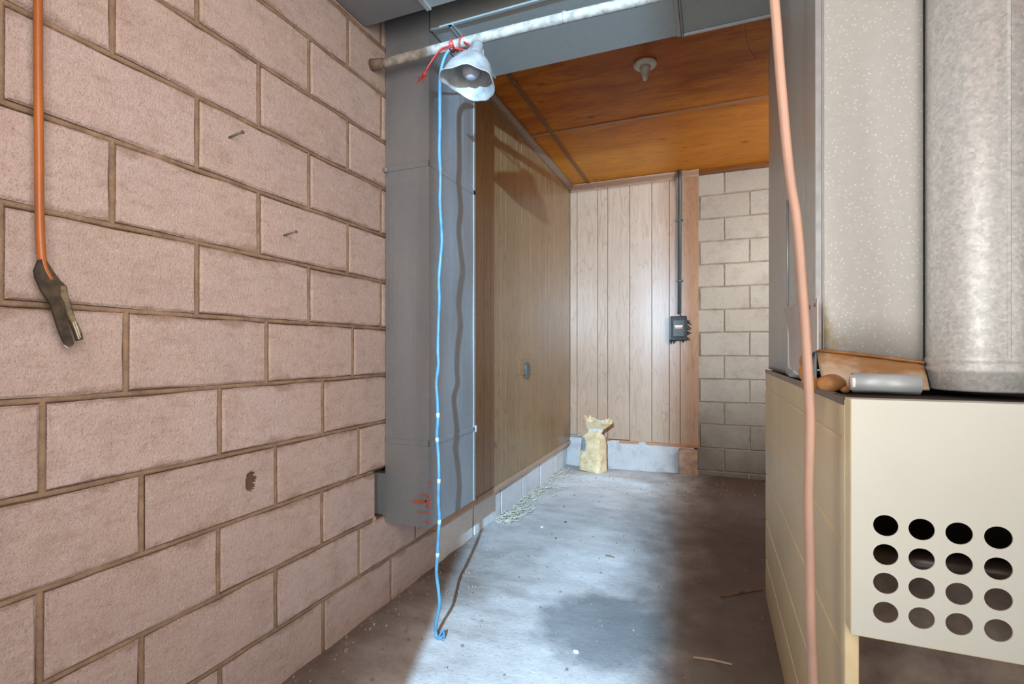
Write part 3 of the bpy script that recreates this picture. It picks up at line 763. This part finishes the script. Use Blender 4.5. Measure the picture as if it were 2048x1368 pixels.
for k in range(15):
    side = rr.choice('rrrtbb'); f = rr.random()
    if side == 'r': a = Vector((b1.x-.008, FB-.02, b0.z+f*(b1.z-b0.z))); e = a+Vector((rr.uniform(.02, .05), -.01, rr.uniform(-.04, .015)))
    elif side == 'b': a = Vector((b0.x+f*(b1.x-b0.x), FB-.02, b0.z+.006)); e = a+Vector((rr.uniform(-.02, .02), -.008, -rr.uniform(.015, .04)))
    elif side == 't': a = Vector((b0.x+(.5+.5*f)*(b1.x-b0.x), FB-.02, b1.z-.006)); e = a+Vector((rr.uniform(-.02, .02), -.008, rr.uniform(.01, .025)))
    else: a = Vector((b0.x+.006, FB-.02, b0.z+f*(b1.z-b0.z))); e = a+Vector((-.012, -.005, 0))
    tube(bm, [a, (a+e)/2, e], [rr.uniform(.009, .018), rr.uniform(.006, .012), .002], 5); part(sb, 'ragged_tape', bm, M['tape']); bm = bmesh.new()
bm.free()
po = at_x(1052, 738, XL+.02)
ot = thing('outlet_plate', 'small battered grey outlet on the left wood panelling', 'outlet', (XL+.021, po.y, po.z))
a0 = at_x(1037, 765, XL+.02); a1 = at_x(1071, 719, XL+.02)
bm = bmesh.new(); box(bm, XL+.0202, XL+.025, a0.y, a1.y, a0.z+.05, a1.z, .001); part(ot, 'wall_plate', bm, M['panel_side'])
bm = bmesh.new(); lathe(bm, [(.045, 0), (.044, .012), (.030, .018), (.012, .016)], 12, Matrix.Translation((XL+.025, po.y, po.z)) @ Matrix.Rotation(math.pi/2, 4, 'Y'), True, True, warp=lambda q, a: Vector((q.x*(1.45+.3*math.cos(a)), q.y*.8*(1-.3*math.cos(a)), q.z))); part(ot, 'dangling_receptacle', bm, M['conduit'])

# ------------------------------------------------------------------ PAPER BAG
pb = at_z(1186, 938, .03); pb.y = 4.52; pb = at_y(1186, 931, 4.52)
bg_ = thing('paper_bag', 'crumpled yellow paper sack standing in the far left corner', 'bag', (pb.x, pb.y, .030), rz=math.radians(-26))
def bagring(bm, w, d, z, cx=0, cy=0, n=32, cr=.0, seed=0, sk=0):
    ring = []
    for k in range(n):
        a = 2*math.pi*k/n; c, s_ = math.cos(a), math.sin(a); e = .35
        x = math.copysign(abs(c)**e, c)*w/2; y = math.copysign(abs(s_)**e, s_)*d/2
        v = Vector((x+cx, y+cy, z+sk*x)); v += Vector(noise.noise_vector(Vector((x*14, y*14, z*12+seed))))*cr; ring.append(bm.verts.new(v))
    return ring
bm = bmesh.new()
lv = [(.235, .15, 0, 0, .0), (.238, .152, .02, 0, .002), (.232, .148, .10, .002, .006), (.225, .14, .18, .004, .010), (.215, .13, .25, .006, .014), (.20, .11, .295, .010, .018), (.165, .075, .325, .018, .022), (.140, .050, .348, .026, .020), (.145, .065, .375, .030, .018), (.20, .10, .410, .035, .022), (.25, .125, .445, .040, .026), (.235, .13, .478, .035, .028)]
prev = None
rs = []
for w_, d_, z_, cx_, cr_ in lv: rs.append(bagring(bm, w_, d_, z_, cx_, 0, cr=cr_))
for a, b_ in zip(rs, rs[1:]):
    for k in range(32): bm.faces.new([a[k], a[(k+1) % 32], b_[(k+1) % 32], b_[k]])
bm.faces.new(rs[0][::-1])
for k, v in enumerate(rs[-1]):
    v.co.z += .018*math.sin(k*1.3)+.012*math.sin(k*2.9)-.028*math.exp(-((v.co.x-.03)/.018)**2)
for v in rs[-1]:
    if v.co.x > .10: v.co += Vector((.03, 0, -.01))
o = obj('sack_body', bm, M['bag'], bg_, False); so = o.modifiers.new('s', 'SOLIDIFY'); so.thickness = .003
for zf in (1,):
    bm = bmesh.new(); a = bagring(bm, .135, .045, .352, .028, cr=.01); b_ = bagring(bm, .185, .09, .452, .034, cr=.02); 
    for k in range(32): bm.faces.new([a[k], a[(k+1) % 32], b_[(k+1) % 32], b_[k]])
    bm.faces.new(a[::-1]); obj('paper_lining', bm, M['bag_in'], bg_)

# ------------------------------------------------------------------ FURNACE
fx0, fx1, fy0, fy1, fz = .223, .80, 1.07, 2.54, 1.035
fu = thing('furnace', 'cream metal furnace cabinet with a perforated front cover at the right', 'furnace', (fx0+.28, 1.8, 0))
# left side: sheets with folded seams
zs = [.0, .18, .355, .56, .765, .955, fz]
bm = bmesh.new()
cols = [fy0+.02+(fy1-fy0-.02)*i/12 for i in range(13)]
prev = None
for i in range(len(zs)-1):
    z0, z1 = zs[i], zs[i+1]
    prof = [(0, z0+.001), (-.0035, z0+.006), (-.0045, (z0+z1)/2), (-.0035, z1-.006), (0, z1-.001)]
    rows = []
    for dx, z in prof:
        rows.append([bm.verts.new((fx0+.005+dx, y, z)) for y in cols])
    for a, b_ in zip(rows, rows[1:]):
        for k in range(12): bm.faces.new([a[k], b_[k], b_[k+1], a[k+1]])
    if prev:
        for k in range(12): bm.faces.new([prev[k], rows[0][k], rows[0][k+1], prev[k+1]])
    prev = rows[-1]
bmesh.ops.recalc_face_normals(bm, faces=bm.faces)
o = part(fu, 'side_panel', bm, M['tan']); so = o.modifiers.new('s', 'SOLIDIFY'); so.thickness = .003; so.offset = 1 if o.data.polygons[0].normal.x > 0 else -1
bm = bmesh.new(); box(bm, fx1-.004, fx1, fy0, fy1, 0, fz); part(fu, 'side_panel', bm, M['tan'])
bm = bmesh.new(); box(bm, fx0+.006, fx1-.004, fy1-.006, fy1, 0, fz-.002); part(fu, 'rear_panel', bm, M['tan'])
bm = bmesh.new(); box(bm, fx0+.006, fx1-.004, fy0+.004, fy1-.006, fz-.016, fz-.012); part(fu, 'top_panel', bm, M['black'], label='top sheet blackened as recess shade')
bm = bmesh.new()
box(bm, fx0-.001, fx0+.008, fy0, fy1, fz-.014, fz+.002, .001); box(bm, fx0+.008, fx1, fy0, fy0+.006, fz-.018, fz-.003)
part(fu, 'top_rim', bm, M['tube'])
# front stiles + opening
for a, b_ in ((fx0, fx0+.022), (fx1-.022, fx1)):
    s = bmesh.new(); box(s, a, b_, fy0-.002, fy0+.020, 0, fz-.003, .0015); part(fu, 'front_stile', s, M['cream_edge'])
s = bmesh.new(); box(s, fx0+.022, fx1-.022, fy0, fy0+.015, 0, .04); part(fu, 'sill', s, M['cream_edge'])
# perforated cover
cx0, cx1, cy, cz0, cz1 = .2245, .797, 1.030, .627, 1.036
pc = .0497; hx0 = at_y(1771, 1051, cy).x; rowz = [.822, .7725, .7235, .674]; hr = .0180
bm = bmesh.new()
ncol = 10; gx0 = hx0-pc/2; gx1 = gx0+pc*ncol; gz1 = rowz[0]+.0247; gz0 = rowz[-1]-.0247
def rect(a, b_, c, d): bm.faces.new([bm.verts.new(q) for q in ((a, cy, c), (b_, cy, c), (b_, cy, d), (a, cy, d))])
rect(cx0, gx0, cz0, gz0); rect(gx0, gx1, cz0, gz0); rect(gx1, cx1, cz0, gz0)
rect(cx0, gx0, gz0, gz1); rect(gx1, cx1, gz0, gz1)
rect(cx0, gx0, gz1, cz1); rect(gx0, gx1, gz1, cz1); rect(gx1, cx1, gz1, cz1)
zb = [gz1]+[(rowz[i]+rowz[i+1])/2 for i in range(3)]+[gz0]
for c in range(ncol):
    xa_, xb_ = gx0+c*pc, gx0+(c+1)*pc; hcx = (xa_+xb_)/2
    for r in range(4):
        za_, zb_ = zb[r+1], zb[r]; hcz = rowz[r]; S = 32; outer = []; inner = []
        for k in range(S):
            a = 2*math.pi*k/S+math.pi/4; c_, s_ = math.cos(a), math.sin(a); m_ = max(abs(c_), abs(s_))
            x = hcx+c_/m_*pc/2; z = hcz+s_/m_*(zb_-hcz if s_ > 0 else hcz-za_)
            outer.append(bm.verts.new((x, cy, z))); inner.append(bm.verts.new((hcx+c_*hr, cy, hcz+s_*hr)))
        for k in range(S): bm.faces.new([outer[k], outer[(k+1) % S], inner[(k+1) % S], inner[k]])
bmesh.ops.remove_doubles(bm, verts=bm.verts, dist=.0002)
bmesh.ops.recalc_face_normals(bm, faces=bm.faces)
cv = part(fu, 'perforated_cover', bm, M['cream']); so = cv.modifiers.new('s', 'SOLIDIFY'); so.thickness = .0022; so.offset = 0
s = bmesh.new(); box(s, cx0-.0008, cx0+.0015, cy+.001, fy0, cz0, cz1, .0005); part(fu, 'cover_return', s, M['cream_edge'])
s = bmesh.new(); box(s, cx0, cx1, cy+.0005, cy+.010, cz0-.0022, cz0+.0005, .0006); part(fu, 'cover_lip', s, M['cream_edge'])
s = bmesh.new(); box(s, cx0, cx1, cy+.001, fy0, cz1-.003, cz1, .0008); part(fu, 'cover_return', s, M['cream'])
# inside
s = bmesh.new(); vs = [s.verts.new(q) for q in ((fx0+.02, 1.10, .20), (fx1-.02, 1.10, .20), (fx1-.02, 1.42, .635), (fx0+.02, 1.42, .635))]; s.faces.new(vs)
bmesh.ops.subdivide_edges(s, edges=s.edges, cuts=20, use_grid_fill=True)
for v in s.verts: v.co.z += .006*noise.noise(v.co*18)
o = part(fu, 'sloping_baffle', s, M['rust'], True, label='brown dusty baffle'); 
s = bmesh.new(); box(s, fx0+.01, fx1-.01, 1.66, 1.67, .02, fz-.02); part(fu, 'firebox_back', s, M['black'])
for X, Z in ((0, .655), (0, .80)):
    s = bmesh.new(); tube(s, [(fx0+.07, 1.36, Z), (fx1-.03, 1.36, Z)], .024, 14); part(fu, 'burner_tube', s, M['tube'], True)

# ------------------------------------------------------------------ PLENUM
pl = thing('plenum', 'tall galvanised sheet-metal plenum standing on the furnace', 'plenum', (.33, 1.9, 1.1))
px0, pf, prr = .230, 1.380, 2.53
pxr = at_y(1846, 500, pf).x
# front sheet
bm = bmesh.new(); vs = [bm.verts.new(q) for q in ((px0+.004, pf, 1.118), (pxr, pf, 1.090), (pxr, pf, 2.74), (px0+.004, pf, 2.74))]; bm.faces.new(vs)
bmesh.ops.subdivide_edges(bm, edges=bm.edges, cuts=14, use_grid_fill=True)
for v in bm.verts:
    ed = min(v.co.x-px0-.004, pxr-v.co.x)
    v.co.y += .004*min(1, max(0, ed)/.03)*noise.noise(v.co*5)
o = part(pl, 'front_sheet', bm, M['plenum'], True); so = o.modifiers.new('s', 'SOLIDIFY'); so.thickness = .002; so.offset = -1
# side sheet with shallow folds and the slanted rear top
bm = bmesh.new(); ny_, nz_ = 70, 10
def side_x(y):
    f = (y-pf)/(prr-pf); x = px0
    x += .010*math.exp(-((f-.20)/.07)**2) - .004*math.exp(-((f-.36)/.05)**2) + (.007 if f > .47 else 0) + .006*math.exp(-((f-.42)/.04)**2)
    return x
gv = []
for j in range(nz_+1):
    row = []
    for i in range(ny_+1):
        y = pf+(prr-pf)*i/ny_
        ztop = 2.74 if y < 2.36 else 2.74-(y-2.36)*1.9
        z = 1.04+(ztop-1.04)*j/nz_
        row.append(bm.verts.new((side_x(y)+.003*noise.noise(Vector((0, y*3, z*1.5))), y, z)))
    gv.append(row)
for j in range(nz_):
    for i in range(ny_): bm.faces.new([gv[j][i], gv[j+1][i], gv[j+1][i+1], gv[j][i+1]])
o = part(pl, 'side_sheet', bm, M['plenum_side'], True); so = o.modifiers.new('s', 'SOLIDIFY'); so.thickness = .002; so.offset = 0
bm = bmesh.new(); xr_ = side_x(prr)
box(bm, pxr-.002, pxr, pf+.002, 1.52, 1.04, 2.74); box(bm, pxr, .79, 1.52, 1.522, 1.04, 2.74); box(bm, .788, .79, 1.52, prr, 1.04, 2.4)
box(bm, xr_+.002, .79, prr-.002, prr, 1.04, 2.40)
part(pl, 'rear_sheet', bm, M['flue'])
s = bmesh.new(); box(s, px0-.003, px0+.011, pf-.004, pf+.003, 1.118, 2.74, .0015); part(pl, 'corner_flange', s, M['seam'])
s = bmesh.new(); box(s, px0+.013, px0+.0155, pf-.004, pf+.001, 1.118, 2.74, .0008); part(pl, 'corner_flange', s, M['seam'])
p0 = at_x(1576, 612, px0-.004); p1 = at_x(1575, 400, px0-.004)
s = bmesh.new(); tube(s, [p0, p1], .0035, 8); part(pl, 'standing_seam', s, M['seam'], True)

fl_ = thing('round_flue', 'round spangled galvanised flue pipe rising from the furnace at the right', 'flue pipe', (.545, 1.36, 1.04))
fc = (.541, 1.372); fr = .0985
bm = bmesh.new(); lathe(bm, [(fr, 1.105), (fr, 2.745)], 48, Matrix.Translation((*fc, 0)), False, True); part(fl_, 'flue_section', bm, M['flue'], True)
bm = bmesh.new(); lathe(bm, [(fr-.004, 1.0365), (fr-.002, 1.04), (fr-.001, 1.075), (fr+.004, 1.083), (fr-.002, 1.090), (fr+.003, 1.098), (fr+.001, 1.106)], 48, Matrix.Translation((*fc, 0)), True, False); part(fl_, 'flue_collar', bm, M['flue'], True)
s = bmesh.new(); box(s, fc[0]-.004, fc[0]+.002, fc[1]-fr-.002, fc[1]-fr+.004, 1.1, 2.74, .001); part(fl_, 'lock_seam', s, M['flue'])
fl_.location.z = 1.04

# stained sloping board, foam, metal strip and sheet at the plenum foot
bd = thing('stained_board', 'water-stained sloping tan board at the foot of the plenum', 'board', (.33, 1.25, 1.03))
bm = bmesh.new(); nxx, nyy = 24, 14; gv = []
for j in range(nyy+1):
    row = []
    for i in range(nxx+1):
        f = j/nyy; g = i/nxx
        x = .230+(.436-.230)*g - .012*f*g*4*(1-g)*0 ; xo = x + .006*(1-g)*f - .004*f*g
        y = 1.372-.045*f; z = (1.121-.030*g)*(1-f)+1.0375*f + .003*noise.noise(Vector((x*40, f*3, 0)))
        row.append(bm.verts.new((xo, y, z)))
    gv.append(row)
for j in range(nyy):
    for i in range(nxx): bm.faces.new([gv[j][i], gv[j+1][i], gv[j+1][i+1], gv[j][i+1]])
o = part(bd, 'board_face', bm, M['board'], True); so = o.modifiers.new('s', 'SOLIDIFY'); so.thickness = .006; so.offset = -1
bm = bmesh.new(); tube(bm, smoothpath([(.230, 1.370, 1.122), (.30, 1.368, 1.114), (.37, 1.368, 1.104), (.436, 1.37, 1.094)]), .0035, 6); part(bd, 'tape_bead', bm, M['foam'], True)
for q, (u, v, t, sx, r) in enumerate(((1660, 765, 1.00, 1.35, .019), (1628, 772, 1.0, .8, .020), (1686, 778, .985, 1.0, .009))):
    pass
fo = thing('amber_foam', 'amber foam lumps squeezed out at the plenum corner behind the copper line', 'foam', at_t(1655, 775, 1.0))
for (u, v, t, sx, r) in ((1663, 767, 1.0, 1.25, .0205), (1690, 780, .985, 1.0, .009), (1612, 745, 1.09, .7, .022), (1612, 722, 1.12, .6, .022), (1618, 768, 1.04, .8, .020)):
    bm = bmesh.new(); bmesh.ops.create_icosphere(bm, subdivisions=3, radius=r, matrix=Matrix.Translation(at_t(u, v, t)) @ Matrix.Diagonal((sx, 1, .9, 1)))
    for v in bm.verts: v.co += Vector(noise.noise_vector(v.co*30))*.004
    part(fo, 'foam_lump', bm, M['foam'], True)
sp = thing('metal_strip', 'short pale half-round metal strip lying in front of the stained board', 'metal strip', at_y(1770, 795, 1.12))
q0 = at_y(1700, 777, 1.12); q1 = at_y(1840, 777, 1.12); bm = bmesh.new()
prf = [(-.0, -.019), (-.010, -.012), (-.014, 0), (-.010, .013), (0, .019), (.012, .017)]
r0 = [bm.verts.new((q0.x+(.004 if abs(z) > .015 else 0), q0.y+dy, 1.041+.019+z)) for dy, z in prf]; r1 = [bm.verts.new((q1.x, q1.y+dy, 1.040+.018+z*.95)) for dy, z in prf]
for i in range(5): bm.faces.new([r0[i], r0[i+1], r1[i+1], r1[i]])
bmesh.ops.recalc_face_normals(bm, faces=bm.faces)
o = part(sp, 'strip_shell', bm, M['stripmetal'], True); so = o.modifiers.new('s', 'SOLIDIFY'); so.thickness = .0025
s = bmesh.new(); tube(s, [(q0.x+.001, q0.y, 1.0605), (q0.x+.006, q0.y, 1.0605)], .0145, 14); part(sp, 'strip_end', s, M['sheet_edge'], True)
sh = thing('fibre_sheet', 'beige torn fibre sheet leaning on the plenum side behind the copper line', 'sheet', at_x(1590, 700, .219))
def polyx(outline, X, th):
    bm = bmesh.new(); a = [bm.verts.new(at_x(u, v, X)) for u, v in outline]; b_ = [bm.verts.new(v.co+Vector((th, 0, 0))) for v in a]
    n = len(a); bm.faces.new(a); bm.faces.new(b_[::-1])
    for i in range(n): bm.faces.new([a[i], a[(i+1) % n], b_[(i+1) % n], b_[i]])
    bmesh.ops.recalc_face_normals(bm, faces=bm.faces); return bm
part(sh, 'sheet_face', polyx([(1567, 617), (1602, 610), (1622, 602), (1625, 600), (1634, 596), (1634, 700), (1622, 706), (1610, 745), (1604, 748), (1592, 740), (1577, 733), (1576, 664), (1572, 640)], .2195, .003), M['sheet'])
part(sh, 'torn_edge', polyx([(1573.5, 650), (1576.5, 664), (1577.5, 733), (1592, 742), (1602, 752), (1590, 748), (1575, 734), (1574.5, 664)], .2185, .0015), M['sheet_edge'])
for (u, v) in ((1620, 614), (1630, 610), (1585, 741)):
    s = bmesh.new(); q = at_x(u, v, .219); tube(s, [q, q+Vector((-.002, 0, 0))], .0045, 10); part(sh, 'rivet', s, M['nail'])

# ------------------------------------------------------------------ COPPER LINE
cp = thing('copper_line', 'long curving copper tube running down in front of the furnace side', 'pipe', at_t(1626, 1368, .85))
pix = [(1543, -140), (1545, -60), (1549, 0), (1554, 60), (1559, 130), (1565, 200), (1573, 290), (1582, 370), (1592, 430), (1599, 500), (1604, 570), (1608, 620), (1612, 680), (1615, 730), (1618, 790), (1620, 850), (1618.5, 920), (1617, 980), (1617.5, 1040), (1619, 1110), (1620, 1180), (1622, 1260), (1625, 1330), (1627, 1380), (1632, 1470), (1640, 1600), (1650, 1800), (1655, 1990)]
pts = [at_t(u, v, .86) for u, v in pix]; pts = [p for p in pts if p.z > .004]
pts.append(Vector((pts[-1].x, pts[-1].y, .004)))
bm = bmesh.new(); tube(bm, smoothpath(pts, 4), .0077, 14); part(cp, 'copper_tube', bm, M['copper'], True)

# ------------------------------------------------------------------ FLOOR DEBRIS
def stick(name, label, pA, pB, wd, m, zz=.008):
    a = at_z(*pA, zz); b_ = at_z(*pB, zz); t = thing(name, label, 'stick', (a+b_)/2)
    a.z = floor_h(a.x, a.y)+wd*.8; b_.z = floor_h(b_.x, b_.y)+wd*.8
    bm = bmesh.new(); c = (a+b_)/2+Vector((0, .004, .001)); tube(bm, [a, c, b_], [wd, wd*1.1, wd*.8], 5); part(t, 'stick_shaft', bm, m)
stick('wood_stick', 'pale straight stick on the floor beside the furnace, nearest the camera', (1386, 1313), (1464, 1327), .0045, M['stick'])
stick('wood_stick', 'brown stick on the shaded floor near the furnace side', (1442, 1192), (1524, 1178), .0055, M['stick_brown'])
stick('wood_chip', 'small dark splinter on the bright part of the floor', (1211, 1110), (1228, 1113), .0045, M['stick_brown'])
rr = random.Random(11)
bm = bmesh.new()
for k in range(340):
    q = rr.random(); y = 2.95+1.5*(q**1.6); x = XL+.02+abs(rr.gauss(0, .06)); z = floor_h(x, y)+rr.uniform(.001, .022)
    a = rr.uniform(0, math.pi); l = rr.uniform(.015, .055)*(1 if rr.random() > .08 else 2.4); d = Vector((math.cos(a), math.sin(a), rr.uniform(-.12, .5)))*l
    p = Vector((x, y, z)); 
    if p.x+d.x < XL+.004: d.x = abs(d.x)
    tube(bm, [p, p+d*.5+Vector((0, 0, .003)), p+d], .0019, 4, caps=False)
o = obj('straw_litter', bm, M['straw']); o['kind'] = 'stuff'; tag(o, 'dry straw and twigs heaped along the foot of the left wall', 'straw')
bm = bmesh.new()
for k in range(600):
    z_ = rr.random()
    if z_ < .35: x = XL+.01+abs(rr.gauss(0, .16)); y = rr.uniform(.8, 2.6)
    elif z_ < .6: x = rr.uniform(-1.3, .45); y = rr.uniform(4.0, 4.7)
    else: x = rr.uniform(-1.25, .2); y = rr.uniform(1.2, 4.6)
    if math.hypot(x-pb.x, y-pb.y) < .24: continue
    r = rr.uniform(.0015, .0045)*(1.6 if rr.random() < .06 else 1)
    bmesh.ops.create_cube(bm, size=r*2, matrix=Matrix.Translation((x, y, floor_h(x, y)+r*.5)) @ Matrix.Rotation(rr.uniform(0, 3), 4, Vector((rr.random(), rr.random(), rr.random())).normalized()) @ Matrix.Diagonal((1, rr.uniform(.6, 1.5), rr.uniform(.4, .9), 1)))
o = obj('floor_grit', bm, M['pebble']); o['kind'] = 'stuff'; tag(o, 'loose grit and small stones scattered over the concrete floor', 'grit')
for (u, v, r, lb, m) in ((1084, 1053, .008, 'white chip on the bright floor beside the left wall', 'white'), (1131, 1043, .007, 'small dark pebble on the floor in front of the paper sack', 'tape'), (1152, 1302, .010, 'pale crumb on the bright floor at the bottom of the view', 'white')):
    p = at_z(u, v, .006); t = None
    bm = bmesh.new(); bmesh.ops.create_icosphere(bm, subdivisions=2, radius=r, matrix=Matrix.Translation((p.x, p.y, floor_h(p.x, p.y)+r*.4)) @ Matrix.Diagonal((1.2, .8, .55, 1)))
    for q in bm.verts: q.co += Vector(noise.noise_vector(q.co*90))*r*.3
    tag(obj('floor_pebble', bm, M[m]), lb, 'pebble')
